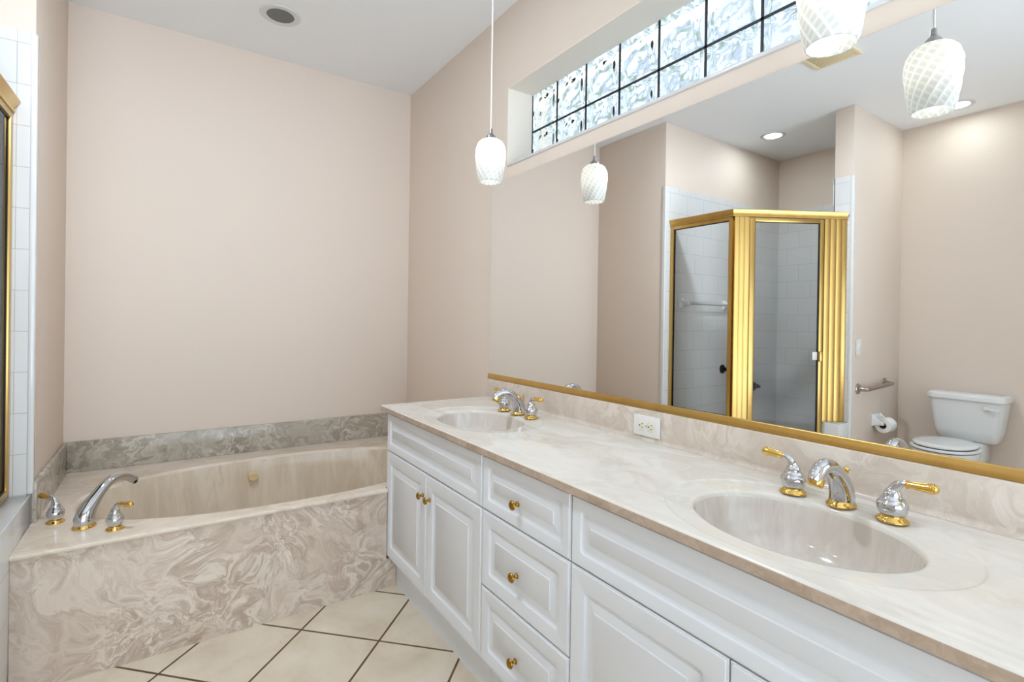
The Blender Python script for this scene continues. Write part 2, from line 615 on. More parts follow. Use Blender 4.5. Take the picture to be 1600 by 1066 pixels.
# mirror wall, built round the window opening
b = B()
b.box(XM, XM + 0.28, YN - 0.1, YB + 0.05, 0, WZ0)
b.box(XM, XM + 0.28, YN - 0.1, YB + 0.05, WZ1, CZ)
b.box(XM, XM + 0.28, WY1, YB + 0.05, WZ0, WZ1)
b.box(XM, XM + 0.28, YN - 0.1, WY0, WZ0, WZ1)
struct('wall_right', b, WALL)
# wall behind the camera; wide opening added to let soft world light in
b = B()
b.box(XW - 0.1, -1.3, YN - 0.12, YN, 0, CZ)
b.box(1.15, XM + 0.28, YN - 0.12, YN, 0, CZ)
b.box(-1.3, 1.15, YN - 0.12, YN, 2.35, CZ)
struct('wall_near', b, WALL)

# tile cladding of the shower
b = B(); b.box(XW, -0.4551, YS, YS + 0.02, 0, 2.2585)
struct('trim_1', b, TILE_X)
b = B(); b.box(-0.455, XL - 0.012, YS, YS + 0.02, 0, 2.2585)
struct('trim_8', b, TILE_STRIP)
b = B(); b.box(XW - 0.01, XW + 0.006, YP1, YS, 0, 2.2585)
struct('trim_2', b, TILE_Y)
b = B(); b.box(XW, XPE, YP1 - 0.012, YP1, 0, 2.2585)
struct('trim_3', b, TILE_X)
b = B(); b.box(XPE - 0.02, XPE, YP0 + 0.006, YP1 - 0.004, 0, 2.2585, 0.003)
struct('trim_4', b, TILE_COL)
# bullnose edges
b = B(); b.box(XL - 0.0135, XL + 0.006, YS - 0.0035, YS + 0.03, ZK, 2.2585, 0.006, 3)
struct('trim_5', b, TILE_PLAIN)
b = B(); b.box(XPE - 0.03, XPE + 0.003, YP0 - 0.006, YP0 + 0.016, 0, 2.2585, 0.005, 3)
struct('trim_6', b, TILE_PLAIN)
# tiled knee walls that carry the shower panels
b = B(); b.prism([(XL, YS - 0.003), (XL, 2.052), (-0.475, 1.985), (-0.60, 1.955), (-0.635, 2.02), (-0.555, 2.085), (-0.555, YS - 0.003)], 0, ZK, 0.005)
struct('wall_knee_left', b, TILE_COL)
b = B(); b.prism([(XPE + 0.001, YP0 + 0.002), (-1.028, 1.600), (-1.028, 1.690), (-1.062, 1.742), (XPE + 0.001, 1.726)], 0, ZK, 0.004)
struct('wall_knee_right', b, TILE_COL)
b = B(); b.prism([(-0.60, 1.955), (-1.062, 1.690), (-1.062, 1.742), (-0.635, 2.02)], 0, 0.10, 0.004)
struct('trim_7', b, TILE_PLAIN)

# ------------------------------------------------------------------ glass block window
win = bpy.data.objects.new('window_1', None)
COL.objects.link(win)
win.location = (XG, WY0, WZ0)
win['kind'] = 'structure'
win['label'] = 'long window of wavy glass blocks above the mirror'
b = B()
b.box(XM + 0.0005, XG + 0.1, WY1 - 0.003, WY1 + 0.002, WZ0, WZ1)
b.box(XM + 0.0005, XG + 0.1, WY0 - 0.002, WY0 + 0.003, WZ0, WZ1)
b.box(XM + 0.0005, XG + 0.1, WY0, WY1, WZ1 - 0.003, WZ1 + 0.002)
obj('window_reveal', b, REVEAL, win, at=win.location)
b = B(); b.box(XM - 0.006, XG + 0.01, WY0 + 0.003, WY1 - 0.003, WZ0 - 0.001, WZ0 + 0.012, 0.003)
obj('window_sill', b, SILL, win, at=win.location)
PITCHY = 0.1991
ZMID = 2.1675
JT = 0.0045
b = B()
for k in range(10):
    y = min(max(WY1 - k * PITCHY, WY0 + 0.004), WY1 - 0.004)
    hw = JT if 0 < k < 9 else 0.0016
    b.box(XG - 0.002, XG + 0.005, y - hw, y + hw, WZ0 + 0.012, WZ1 - 0.003)
b.box(XG - 0.002, XG + 0.005, WY0 + 0.004, WY1 - 0.004, ZMID - JT, ZMID + JT)
obj('joint_grid', b, MORTAR, win, at=win.location)

def block_mesh(h):
    """a glass block: rounded rim, inner pressed panel with waves, both faces"""
    w = PITCHY - 2 * JT - 0.001
    bb = B()
    N = 20
    def panel(x, sgn, ph):
        grid = []
        for i in range(N + 1):
            row = []
            for j in range(N + 1):
                u = i / N
                v = j / N
                e = min(u, 1 - u, v, 1 - v)
                rim = min(1.0, e / 0.09)
                dx = -sgn * 0.0030 * rim ** 2
                if rim >= 1:
                    q = min(1, (e - 0.09) / 0.08)
                    dx += q * 0.002 * math.sin(7.0 * u + 9 * v + ph + 2.2 * math.sin(4 * u - 3 * v + ph))
                row.append(bb.bm.verts.new((x + dx, (u - 0.5) * w, v * h)))
            grid.append(row)
        for i in range(N):
            for j in range(N):
                bb.face([grid[i][j], grid[i + 1][j], grid[i + 1][j + 1], grid[i][j + 1]])
        return grid
    g0 = panel(0.0, -1, 0.4)
    g1 = panel(0.068, 1, 2.0)
    def edge(g):
        return [g[i][0] for i in range(N)] + [g[N][j] for j in range(N)] + [g[i][N] for i in range(N, 0, -1)] + [g[0][j] for j in range(N, 0, -1)]
    e0, e1 = edge(g0), edge(g1)
    for i in range(len(e0)):
        j = (i + 1) % len(e0)
        bb.face([e0[i], e0[j], e1[j], e1[i]])
    return bb
HB = (ZMID - JT) - (WZ0 + 0.012)
HT = (WZ1 - 0.003) - (ZMID + JT)
lower = obj('glass_block', block_mesh(HB - 0.001), BLOCK, win, angle=60)
upper = obj('glass_block', block_mesh(HT - 0.001), BLOCK, win, angle=60)
first = True
for k in range(9):
    yc = WY1 - (k + 0.5) * PITCHY
    for src, z in ((lower, WZ0 + 0.0125), (upper, ZMID + JT + 0.0005)):
        o = src if k == 0 else src.copy()
        if k:
            COL.objects.link(o)
            o.parent = win
        o.location = (0.0, yc - WY0, z - WZ0)

# ------------------------------------------------------------------ wall mirror
L0 = (XM, 1.13, 0.94)
mir = thing('wall_mirror', 'wide frameless wall mirror above the vanity with a gold bottom channel', 'mirror', L0)
MY0, MY1, MZ0, MZ1 = 0.06, 2.198, 0.9405, 1.9105
b = B(); b.box(XM - 0.003, XM - 0.0002, MY0 - 0.002, MY1 + 0.002, MZ0, MZ1 + 0.002)
obj('backing', b, BLACK, mir, at=L0)
b = B(); b.box(XM - 0.008, XM - 0.0031, MY0, MY1, MZ0 + 0.002, MZ1)
obj('mirror_glass', b, MIRROR, mir, at=L0, smooth=False)
b = B()
prof = [(-0.0085, 0.9615), (-0.0125, 0.9615), (-0.0135, 0.960), (-0.0135, 0.954), (-0.0155, 0.951), (-0.0155, 0.9385), (-0.0145, 0.9372), (-0.0005, 0.9372), (-0.0005, 0.943), (-0.0085, 0.943)]
b.loft([[(XM + x, y, z) for x, z in prof] for y in (MY0 - 0.003, MY1 + 0.003)], True, True)
obj('bottom_channel', b, GOLD, mir, at=L0)

# ------------------------------------------------------------------ vanity counter with two bowls
SINKS = (1.779, 0.530)
SX, SA, SBY = 1.056, 0.157, 0.208
L0 = (1.09, 1.15, ZC - 0.025)
top = thing('vanity_countertop', 'long pale marble vanity countertop with two oval basins moulded in', 'countertop', L0)
CY0 = 0.03
XB = XM - 0.0005
def sink_patch(b, yc, y0, y1, x0, x1):
    angs = [2 * PI * i / 96 for i in range(96)]
    for cx_, cy_ in ((x0, y0), (x0, y1), (x1, y0), (x1, y1)):
        a = math.atan2(cy_ - yc, cx_ - SX) % (2 * PI)
        k = min(range(96), key=lambda i: abs((angs[i] - a + PI) % (2 * PI) - PI))
        angs[k] = a
    def rect(a):
        c, s = math.cos(a), math.sin(a)
        t = min(((x1 - SX) / c) if c > 1e-9 else 1e9, ((x0 - SX) / c) if c < -1e-9 else 1e9, ((y1 - yc) / s) if s > 1e-9 else 1e9, ((y0 - yc) / s) if s < -1e-9 else 1e9)
        return (SX + c * t, yc + s * t, ZC)
    def ell(sx, sy, z, a, dx=0.0):
        c, s = math.cos(a), math.sin(a)
        r = 1 / math.sqrt((c / sx) ** 2 + (s / sy) ** 2)
        return (SX + dx + c * r, yc + s * r, z)
    OX, OY, DX = 0.222, 0.288, 0.012
    loops = [[rect(a) for a in angs]]
    for k, z in ((1.03, ZC), (1.008, ZC), (1.0, ZC), (0.992, ZC - 0.0006), (0.984, ZC - 0.0022), (0.972, ZC - 0.0026)):
        loops.append([ell(OX * k, OY * k, z, a, DX) for a in angs])
    for d, z in ((0.010, -0.0042), (0.005, -0.0052), (0.0015, -0.0088), (0.0, -0.016)):
        loops.append([ell(SA + d, SBY + d, ZC + z, a) for a in angs])
    b.loft(loops)
    return angs, ell
b = B()
x0 = XCF + 0.007
cells = []
ys = [CY0, SINKS[1] - 0.33, SINKS[1] + 0.33, SINKS[0] - 0.33, SINKS[0] + 0.33, YCL - 0.007]
basins = []
for i in range(5):
    if i in (1, 3):
        yc = SINKS[1] if i == 1 else SINKS[0]
        basins.append((yc,) + sink_patch(b, yc, ys[i], ys[i + 1], x0, XB))
    else:
        v = [b.bm.verts.new(p) for p in ((x0, ys[i], ZC), (XB, ys[i], ZC), (XB, ys[i + 1], ZC), (x0, ys[i + 1], ZC))]
        b.face(v)
# nosing along the front and the left end
prof = [(0.007, 0.0), (0.0045, -0.0005), (0.002, -0.002), (0.0004, -0.0045), (0.0, -0.0075), (0.0, -0.023), (0.0015, -0.025), (0.03, -0.025)]
rows = []
for d, dz in prof:
    rows.append([(XCF + d, CY0, ZC + dz), (XCF + d, YCL - d, ZC + dz), (XB, YCL - d, ZC + dz)])
rings = [[b.bm.verts.new(p) for p in r] for r in rows]
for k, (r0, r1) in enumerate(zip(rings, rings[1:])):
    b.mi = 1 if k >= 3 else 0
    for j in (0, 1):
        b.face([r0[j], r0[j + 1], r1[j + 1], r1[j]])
b.mi = 0
obj('slab', b, [MARBLE_TOP, MARBLE_EDGE], top, at=L0, fix=True)
b = B(); b.box(XM - 0.020, XM - 0.0005, CY0, YCL - 0.07, ZC - 0.001, 0.9365, 0.003)
cove = []
for k in range(7):
    a = PI / 2 * k / 6
    cove.append((XM - 0.020 - 0.012 * (1 - math.sin(a)), ZC + 0.0004 + 0.012 * (1 - math.cos(a))))
b.loft([[(x, y, z) for x, z in cove] + [(XM - 0.019, y, ZC + 0.0004)] for y in (CY0, YCL - 0.07)], True, True)
obj('backsplash', b, MARBLE_SPLASH, top, at=L0)
for yc, angs, ell in basins:
    b = B()
    loops = []
    for s, z in ((1.0, -0.0155), (0.985, -0.03), (0.955, -0.06), (0.90, -0.09), (0.80, -0.115), (0.62, -0.133), (0.40, -0.142), (0.16, -0.146), (0.12, -0.150)):
        loops.append([ell(SA * s, SBY * s, ZC + z, a) for a in angs])
    b.loft(loops, False, True)
    bs = obj('basin', b, BASIN_SINK, top, at=L0, fix=False)
    for p in bs.data.polygons:
        p.flip()
    b = B()
    b.lathe([(0.0, -0.1465), (0.012, -0.1462), (0.013, -0.1455), (0.0145, -0.1452), (0.022, -0.1445), (0.0225, -0.147)], (SX, yc, ZC), 32)
    dr = obj('drain', b, BRASS, bs, at=L0)

# ------------------------------------------------------------------ vanity cabinets
def rrect(y0, y1, z0, z1, r, n=4):
    pts = []
    for cy_, cz_, a0 in ((y1 - r, z1 - r, 0), (y0 + r, z1 - r, PI / 2), (y0 + r, z0 + r, PI), (y1 - r, z0 + r, 3 * PI / 2)):
        for k in range(n + 1):
            a = a0 + PI / 2 * k / n
            pts.append((cy_ + r * math.cos(a), cz_ + r * math.sin(a)))
    return pts
def raised_panel(y0, y1, z0, z1, frame=0.052):
    """thermofoil raised-panel front; outer face at x = XD"""
    b = B()
    steps = [(0.0, 0.020, 0.0012), (0.0, 0.0045, 0.0012), (0.0015, 0.003, 0.002), (0.004, 0.003, 0.002), (0.0055, 0.0, 0.002),
             (frame - 0.004, 0.0, 0.010), (frame, 0.0015, 0.011), (frame + 0.002, 0.0055, 0.009), (frame + 0.006, 0.0075, 0.006),
             (frame + 0.010, 0.0075, 0.004), (frame + 0.030, 0.0022, 0.003), (frame + 0.032, 0.0022, 0.003), (frame + 0.0345, 0.0, 0.003)]
    loops = []
    for ins, d, r in steps:
        loops.append([(XD + d, y, z) for y, z in rrect(y0 + ins, y1 - ins, z0 + ins, z1 - ins, r)])
    b.loft(loops, True, True)
    return b
def knob_mesh():
    b = B()
    pr = [(0.0, 0.001), (0.0085, 0.001), (0.0085, -0.0015), (0.006, -0.004), (0.0042, -0.007), (0.0042, -0.012), (0.007, -0.015), (0.0125, -0.0175), (0.0142, -0.020), (0.0135, -0.0225), (0.010, -0.0255), (0.005, -0.0272), (0.0, -0.0276)]
    b.lathe(pr, (0, 0, 0), 24, 'x')
    return b
KNOB = None
def add_knob(par, y, z, parloc):
    global KNOB
    if KNOB is None:
        o = obj('knob', knob_mesh(), OLDBRASS, par)
        KNOB = o
    else:
        o = KNOB.copy()
        COL.objects.link(o)
        o.parent = par
    o.location = Vector((XD, y, z)) - Vector(parloc)
    return o
G = 0.0018
ZT, ZR, ZBOT = 0.800, 0.6255, 0.144
def cab_body(par, y0, y1, loc):
    b = B()
    t = 0.016
    b.box(XD + 0.022, XM - 0.01, y0 + 0.0005, y0 + t, 0.135, ZC - 0.026)
    b.box(XD + 0.022, XM - 0.01, y1 - t, y1 - 0.0005, 0.135, ZC - 0.026)
    b.box(XD + 0.0225, XM - 0.01, y0 + t, y1 - t, 0.135, 0.15)
    b.box(XM - 0.02, XM - 0.01, y0 + t, y1 - t, 0.15, ZC - 0.026)
    # face frame rails and stiles
    b.box(XD + 0.045, XD + 0.06, y0 + t, y1 - t, 0.70, ZC - 0.026)
    b.box(XD + 0.045, XD + 0.06, y0 + t, y1 - t, 0.605, 0.645)
    b.box(XD + 0.045, XD + 0.06, y0 + t, y0 + 0.04, 0.15, 0.76)
    b.box(XD + 0.045, XD + 0.06, y1 - 0.04, y1 - t, 0.15, 0.76)
    obj('carcass', b, CAB, par, at=loc)
    b = B(); b.box(0.895, 0.911, y0 + 0.001, y1 - 0.001, 0.0, 0.1345)
    obj('toe_kick', b, CAB, par, at=loc)
def sink_base(y0, ym, y1, label, lab_l, lab_r):
    loc = (1.1, (y0 + y1) / 2, 0)
    t = thing('sink_base_cabinet', label, 'cabinet', loc, group=None)
    cab_body(t, y0, y1, loc)
    obj('false_front', raised_panel(y0 + G, y1 - G, ZR + G, ZT, 0.034), CAB, t, at=loc)
    for (a, c, ky) in ((ym, y1, ym + 0.030), (y0, ym, ym - 0.034)):
        d = obj('door', raised_panel(a + G, c - G, ZBOT, ZR - G), CAB, t, at=loc)
        add_knob(d, ky, 0.535, loc)
    return t
C1 = sink_base(1.411, 1.831, 2.262, 'white sink cabinet at the tub end with two knobbed doors', '', '')
loc = (1.1, 1.194, 0)
C2 = thing('drawer_cabinet', 'white cabinet of three stacked drawers between the sink cabinets', 'cabinet', loc)
cab_body(C2, 0.977, 1.411, loc)
for z0, z1, kz, fr in ((ZR + G, ZT, 0.7, 0.034), (0.381 + G, ZR - G, 0.492, 0.045), (ZBOT, 0.381 - G, 0.245, 0.045)):
    d = obj('drawer', raised_panel(0.977 + G, 1.411 - G, z0, z1, fr), CAB, C2, at=loc)
    add_knob(d, 1.209, kz, loc)
C3 = sink_base(0.10, 0.539, 0.977, 'white sink cabinet nearest the camera under the large basin', '', '')

# ------------------------------------------------------------------ wall outlet on the backsplash
L0 = (XM - 0.0203, 1.163, 0.8825)
ol = thing('wall_outlet', 'white double outlet mounted sideways on the marble backsplash', 'outlet', L0)
b = B(); b.box(-0.006, -0.0002, -0.0565, 0.0565, -0.0345, 0.0345, 0.003, 3)
obj('cover_plate', b, PLASTIC, ol)
for s in (1, -1):
    b = B()
    pr = []
    for k in range(28):
        a = 2 * PI * k / 28
        pr.append((max(-0.0145, min(0.0145, 0.0175 * math.cos(a))), 0.0172 * math.sin(a)))
    cy_ = 0.0195 * s
    b.loft([[(-0.0055, cy_ + p, q) for p, q in pr], [(-0.0076, cy_ + p, q) for p, q in pr], [(-0.0080, cy_ + p * 0.96, q * 0.96) for p, q in pr]], False, True)
    r = obj('receptacle', b, IVORY, ol)
    b = B()
    b.box(-0.0084, -0.0078, cy_ - 0.0078, cy_ - 0.0005, 0.0050, 0.0072)
    b.box(-0.0084, -0.0078, cy_ - 0.0070, cy_ - 0.0005, -0.0072, -0.0050)
    b.lathe([(0, -0.0084), (0.0026, -0.0084), (0.0026, -0.0078)], (0, cy_ + 0.0075, 0), 14, 'x')
    obj('slot', b, BLACK, r)
b = B(); b.lathe([(0, -0.0072), (0.002, -0.0070), (0.0028, -0.006)], (0, 0, 0), 14, 'x')
obj('screw', b, NICKEL, ol)

# ------------------------------------------------------------------ faucets
def handle(par, y, s, rxy=1.0, rz_=1.0, lift=0.0):
    """bell-shaped lever handle; lever points along +-y (s)"""
    b = B()
    pr = [(0.0205, 0.0115), (0.0238, 0.015), (0.0266, 0.0225), (0.0279, 0.030), (0.0272, 0.0355), (0.0246, 0.0400), (0.0222, 0.0422), (0.0217, 0.0436), (0.0221, 0.0446), (0.0190, 0.0485), (0.0166, 0.0505), (0.0163, 0.0518), (0.0165, 0.0528), (0.0150, 0.0575), (0.0120, 0.0635), (0.0095, 0.066), (0.0, 0.0665)]
    b.lathe([(r * rxy, z * rz_) for r, z in pr], (0, 0, 0), 40)
    path = spline([(0, 0, 0.052 * rz_), (0, 0.0015 * s, 0.062 * rz_), (0, 0.0065 * s, 0.0715 * rz_), (0, 0.014 * s, 0.0775 * rz_ + lift), (0, 0.024 * s, 0.0795 * rz_ + lift)], 5)
    n = len(path)
    b.tube(path, [0.0125 - 0.0045 * min(1, i / (n * 0.75)) for i in range(n)], 20)
    o = obj('handle', b, CHROME, par, angle=50)
    o.location = (0, y, 0)
    b = B()
    b.lathe([(0.0, 0.0), (0.0285 * rxy, 0.0), (0.029 * rxy, 0.0018), (0.0275 * rxy, 0.004), (0.0225 * rxy, 0.0075), (0.0203 * rxy, 0.0105), (0.0203 * rxy, 0.0125), (0.0185 * rxy, 0.0135)], (0, 0, 0), 40)
    obj('base_ring', b, BRASS, o, angle=50)
    b = B()
    L = 0.052
    pr = [(0.0, 0.0072), (0.002, 0.0088), (0.005, 0.0088), (0.0056, 0.0072), (0.012, 0.0074), (0.035, 0.0098), (0.043, 0.0107), (0.0465, 0.0102), (0.0475, 0.0082), (0.0495, 0.0086), (0.0520, 0.0072), (0.0535, 0.0045), (0.0540, 0.001)]
    z0 = 0.0795 * rz_ + lift
    b.tube([(0, (0.022 + q) * s, z0 + q * 0.06) for q, r in pr], [r for q, r in pr], 20)
    obj('lever', b, BRASS, o, angle=40)
    return o

def vanity_faucet(label, loc):
    t = thing('sink_faucet', label, 'faucet', loc, group='chrome and brass basin faucets')
    b = B()
    pts = spline([(0.013, 0.008, 0.0282, 0.88), (0.013, 0.022, 0.0282, 0.88), (0.006, 0.042, 0.0258, 0.90), (-0.010, 0.0635, 0.0216, 0.95), (-0.034, 0.0840, 0.0184, 0.95), (-0.061, 0.0945, 0.0172, 0.95), (-0.086, 0.0920, 0.0176, 0.90), (-0.103, 0.0815, 0.0170, 0.86), (-0.112, 0.0700, 0.0150, 0.82)], 6)
    b.tube([(x, 0, z) for x, z, r, k in pts], [r for x, z, r, k in pts], 28, True, [k for x, z, r, k in pts])
    sp = obj('spout', b, CHROME, t, angle=60)
    b = B()
    b.lathe([(0.0, 0.0), (0.0295, 0.0), (0.030, 0.0018), (0.0285, 0.004), (0.0255, 0.007), (0.0245, 0.0105), (0.022, 0.012)], (0.010, 0, 0), 40, sx=1.22, sy=0.95)
    obj('base_ring', b, BRASS, sp, angle=50)
    b = B()
    b.tube([(-0.102, 0, 0.0765), (-0.108, 0, 0.0635), (-0.110, 0, 0.0595)], [0.0160, 0.0156, 0.0130], 24)
    obj('aerator', b, BRASS, sp, angle=40)
    b = B()
    b.lathe([(0.0, 0.036), (0.0022, 0.036), (0.0022, 0.066), (0.0045, 0.0665), (0.0045, 0.0685), (0.003, 0.069), (0.0055, 0.0715), (0.0065, 0.0745), (0.0055, 0.078), (0.0025, 0.080), (0.0, 0.0803)], (0.034, 0, 0), 20)
    obj('lift_rod', b, BRASS, t, angle=50)
    handle(t, 0.1, 1, lift=0.001)
    handle(t, -0.1, -1)
    return t
FA = vanity_faucet('chrome and brass faucet beside the nearer large basin', (1.236, 0.527, ZC + 0.0001))
dup(FA, (1.236, 1.779, ZC + 0.0001), 'chrome and brass faucet at the far basin, by the tub')

ZDK = ZD
L0 = (-0.231, 2.421, ZD + 0.0001)
tf = thing('tub_faucet', 'long arched chrome faucet with two brass levers on the tub corner', 'faucet', L0, math.radians(225))
b = B()
pts = spline([(0.010, 0.010, 0.0305, 0.95), (0.010, 0.030, 0.0325, 0.95), (-0.003, 0.060, 0.0285, 0.95), (-0.036, 0.100, 0.0215, 1.0), (-0.074, 0.133, 0.0185, 1.0), (-0.112, 0.146, 0.0175, 0.95), (-0.150, 0.139, 0.0172, 0.85), (-0.178, 0.122, 0.0168, 0.75), (-0.194, 0.106, 0.0145, 0.7)], 6)
b.tube([(x, 0, z) for x, z, r, k in pts], [r for x, z, r, k in pts], 28, True, [k for x, z, r, k in pts])
sp = obj('spout', b, CHROME, tf, angle=60)
b = B()
b.lathe([(0.0, 0.0), (0.034, 0.0), (0.035, 0.002), (0.0335, 0.006), (0.0305, 0.010), (0.029, 0.014), (0.026, 0.015)], (0.010, 0, 0), 40, sx=1.05)
obj('base_ring', b, BRASS, sp, angle=50)
b = B(); b.tube([(-0.186, 0, 0.112), (-0.192, 0, 0.103)], [0.0125, 0.0105], 20)
obj('aerator', b, DARKMETAL, sp)
handle(tf, 0.1225, 1, 0.98, 1.16)
handle(tf, -0.142, -1, 0.98, 1.16)

# ------------------------------------------------------------------ bathtub
L0 = (0.48, 2.75, 0)
tub = thing('bathtub', 'oval cream marble soaking tub set in a swirled marble deck', 'bathtub', L0)
TX, TY, TA, TBY, TN = 0.485, 2.705, 0.775, 0.392, 2.25
YD0 = 2.2665
b = B()
angs = [2 * PI * i / 128 for i in range(128)]
x0, x1, y0, y1 = XL + 0.0005, XM - 0.0005, YD0, YB - 0.0005
for cx_, cy_ in ((x0, y0), (x0, y1), (x1, y0), (x1, y1)):
    a = math.atan2(cy_ - TY, cx_ - TX) % (2 * PI)
    k = min(range(128), key=lambda i: abs((angs[i] - a + PI) % (2 * PI) - PI))
    angs[k] = a
def trect(a):
    c, s = math.cos(a), math.sin(a)
    t = min(((x1 - TX) / c) if c > 1e-9 else 1e9, ((x0 - TX) / c) if c < -1e-9 else 1e9, ((y1 - TY) / s) if s > 1e-9 else 1e9, ((y0 - TY) / s) if s < -1e-9 else 1e9)
    return (TX + c * t, TY + s * t, ZD)
def tsup(sx, sy, z, a):
    c, s = math.cos(a), math.sin(a)
    r = (abs(c / sx) ** TN + abs(s / sy) ** TN) ** (-1 / TN)
    return (TX + c * r, TY + s * r, z)
loops = [[trect(a) for a in angs]]
for d, z in ((0.030, 0.0), (0.020, 0.0008), (0.012, 0.0005), (0.005, -0.003), (0.0, -0.011)):
    loops.append([tsup(TA + d, TBY + d, ZD + z, a) for a in angs])
b.loft(loops)
# front lip of the deck, up to the cabinet
xe = XD - 0.003
fp = [(YD0, 0.0), (YT + 0.003, 0.0), (YT + 0.0008, -0.0008), (YT, -0.003), (YT, -0.012), (YT + 0.0008, -0.0138), (YT + 0.004, -0.0145), (YD0, -0.0145)]
b.loft([[(x, y, ZD + z) for y, z in fp] for x in (x0, xe)], True, True)
obj('deck', b, MARBLE_DECK, tub, at=L0)
b = B()
loops = []
for s, sy, z in ((1.0, 1.0, -0.010), (0.99, 0.985, -0.04), (0.965, 0.955, -0.12), (0.935, 0.915, -0.22), (0.90, 0.87, -0.30), (0.84, 0.79, -0.345), (0.70, 0.62, -0.368), (0.4, 0.35, -0.376), (0.05, 0.05, -0.378)):
    loops.append([tsup(TA * s, TBY * sy, ZD + z, a) for a in angs])
b.loft(loops, False, True)
bs = obj('basin', b, BASIN_TUB, tub, at=L0, fix=False)
for p in bs.data.polygons:
    p.flip()
b = B(); b.box(x0, xe, YT + 0.009, YT + 0.030, 0.0, ZD - 0.0146)
b.box(xe, 0.893, YT + 0.009, 2.2615, 0.0, 0.133)
obj('apron', b, MARBLE_APRON, tub, at=L0)
b = B()
b.box(XL + 0.016, XM - 0.0005, YB - 0.016, YB - 0.0005, ZD + 0.0004, ZBS, 0.002)
b.box(XL + 0.0005, XL + 0.016, YS + 0.001, YB - 0.0005, ZD + 0.0004, ZBS, 0.002)
obj('backsplash', b, MARBLE_GREY, tub, at=L0)
b = B()
oc = (0.40, 3.052, 0.368)
b.lathe([(0.0, -0.012), (0.020, -0.0115), (0.0225, -0.009), (0.0225, 0.012)], (0, 0, 0), 32, 'y')
ov = obj('overflow_cap', b, plain('cream overflow cap', (222, 196, 148), 0.25), tub)
ov.location = Vector(oc) - Vector(L0)

# ------------------------------------------------------------------ pendant lamps
def pendant(loc, label):
    t = thing('pendant_lamp', label, 'lamp', loc, group='white ribbed glass pendant lamps')
    z = lambda v: v - CZ
    b = B(); b.lathe([(0.0, -0.0005), (0.06, -0.0005), (0.06, -0.012), (0.054, -0.020), (0.012, -0.026), (0.0, -0.026)], (0, 0, 0), 40)
    obj('canopy', b, NICKEL, t)
    b = B(); b.tube([(0, 0, -0.022), (0, 0, z(1.99))], 0.0032, 12)
    obj('cord', b, PLASTIC, t)
    b = B(); b.lathe([(0.0, z(1.995)), (0.006, z(1.995)), (0.0085, z(1.976)), (0.0125, z(1.972)), (0.018, z(1.966)), (0.022, z(1.955)), (0.022, z(1.950)), (0.0, z(1.950))], (0, 0, 0), 32)
    obj('socket_cap', b, NICKEL, t)
    b = B()
    prof = spline([(0.0225, 1.953), (0.037, 1.9495), (0.0505, 1.936), (0.0585, 1.915), (0.0603, 1.893), (0.0580, 1.862), (0.0525, 1.822), (0.0450, 1.782)], 7)
    seg = 112
    loops = []
    for r, zz in prof:
        lp = []
        for i in range(seg):
            a = 2 * PI * i / seg
            k = ((math.sin(14 * a + 150 * z(zz)) + 1) / 2) ** 4 * 0.0016 + ((math.sin(14 * a - 330 * z(zz)) + 1) / 2) ** 2 * 0.0009
            k *= min(1.0, max(0.0, (zz - 1.783) / 0.012))
            lp.append(((r + k) * math.cos(a), (r + k) * math.sin(a), z(zz)))
        loops.append(lp)
    for r, zz in reversed(prof):
        loops.append([((r - 0.0022) * math.cos(2 * PI * i / seg), (r - 0.0022) * math.sin(2 * PI * i / seg), z(zz) + (0.0 if zz < 1.8 else -0.002)) for i in range(seg)])
    b.loft(loops)
    obj('lamp_shade', b, SHADE, t, angle=80)
    b = B()
    b.lathe([(0.0, z(1.952)), (0.012, z(1.950)), (0.012, z(1.93)), (0.016, z(1.915)), (0.022, z(1.895)), (0.024, z(1.878)), (0.020, z(1.860)), (0.010, z(1.851)), (0.0, z(1.849))], (0, 0, 0), 28)
    obj('bulb', b, BULB, t)
    return t
PA = pendant((1.0725, 1.755, CZ), 'white pendant lamp hanging over the far basin, by the tub')
dup(PA, (1.082, 0.490, CZ), 'white pendant lamp over the near basin, cut by the top of the photo')

# ------------------------------------------------------------------ ceiling fixtures
def can(loc, label, lit=True, r=0.092, name='recessed_light', lens=None):
    t = thing(name, label, 'light', loc, group='recessed ceiling lights' if lit else None)
    b = B()
    ri = r * 0.68
    b.lathe([(r, -0.0003), (r, -0.003), (r * 0.96, -0.006), (ri * 1.06, -0.007), (ri, -0.005), (ri, -0.0003)], (0, 0, 0), 48)
    obj('trim_ring', b, TRIMWHITE, t)
    b = B()
    b.lathe([(0.0, -0.0035), (ri, -0.0035), (ri, -0.0005)], (0, 0, 0), 40)
    obj('lens', b, (lens or LENS) if lit else SPEAKERGREY, t)
    return t
can((-1.312, 2.243, CZ), 'lit recessed light in the ceiling over the shower')
can((-1.745, 1.20, CZ), 'lit recessed light in the ceiling near the toilet', lens=LENS2)
can((0.462, 2.789, CZ), 'round unlit grey recessed fixture in the ceiling above the tub', False, 0.094, 'recessed_fixture')
L0 = (-0.335, 1.39, CZ)
vt = thing('ceiling_vent', 'square yellowed slatted vent cover in the ceiling', 'vent', L0)
b = B()
for (xa, xb, ya, yb) in ((-0.125, 0.125, -0.12, -0.095), (-0.125, 0.125, 0.095, 0.12), (-0.125, -0.105, -0.095, 0.095), (0.105, 0.125, -0.095, 0.095)):
    b.box(xa, xb, ya, yb, -0.012, -0.0005, 0.002)
obj('vent_frame', b, VENT, vt)
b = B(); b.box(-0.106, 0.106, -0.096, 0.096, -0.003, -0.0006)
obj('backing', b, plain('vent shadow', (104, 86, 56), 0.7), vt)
for k in range(11):
    b = B()
    x = -0.096 + k * 0.0192
    b.box(x - 0.0065, x + 0.0065, -0.0955, 0.0955, -0.0115, -0.0045, 0.001)
    obj('slat', b, VENT, vt)

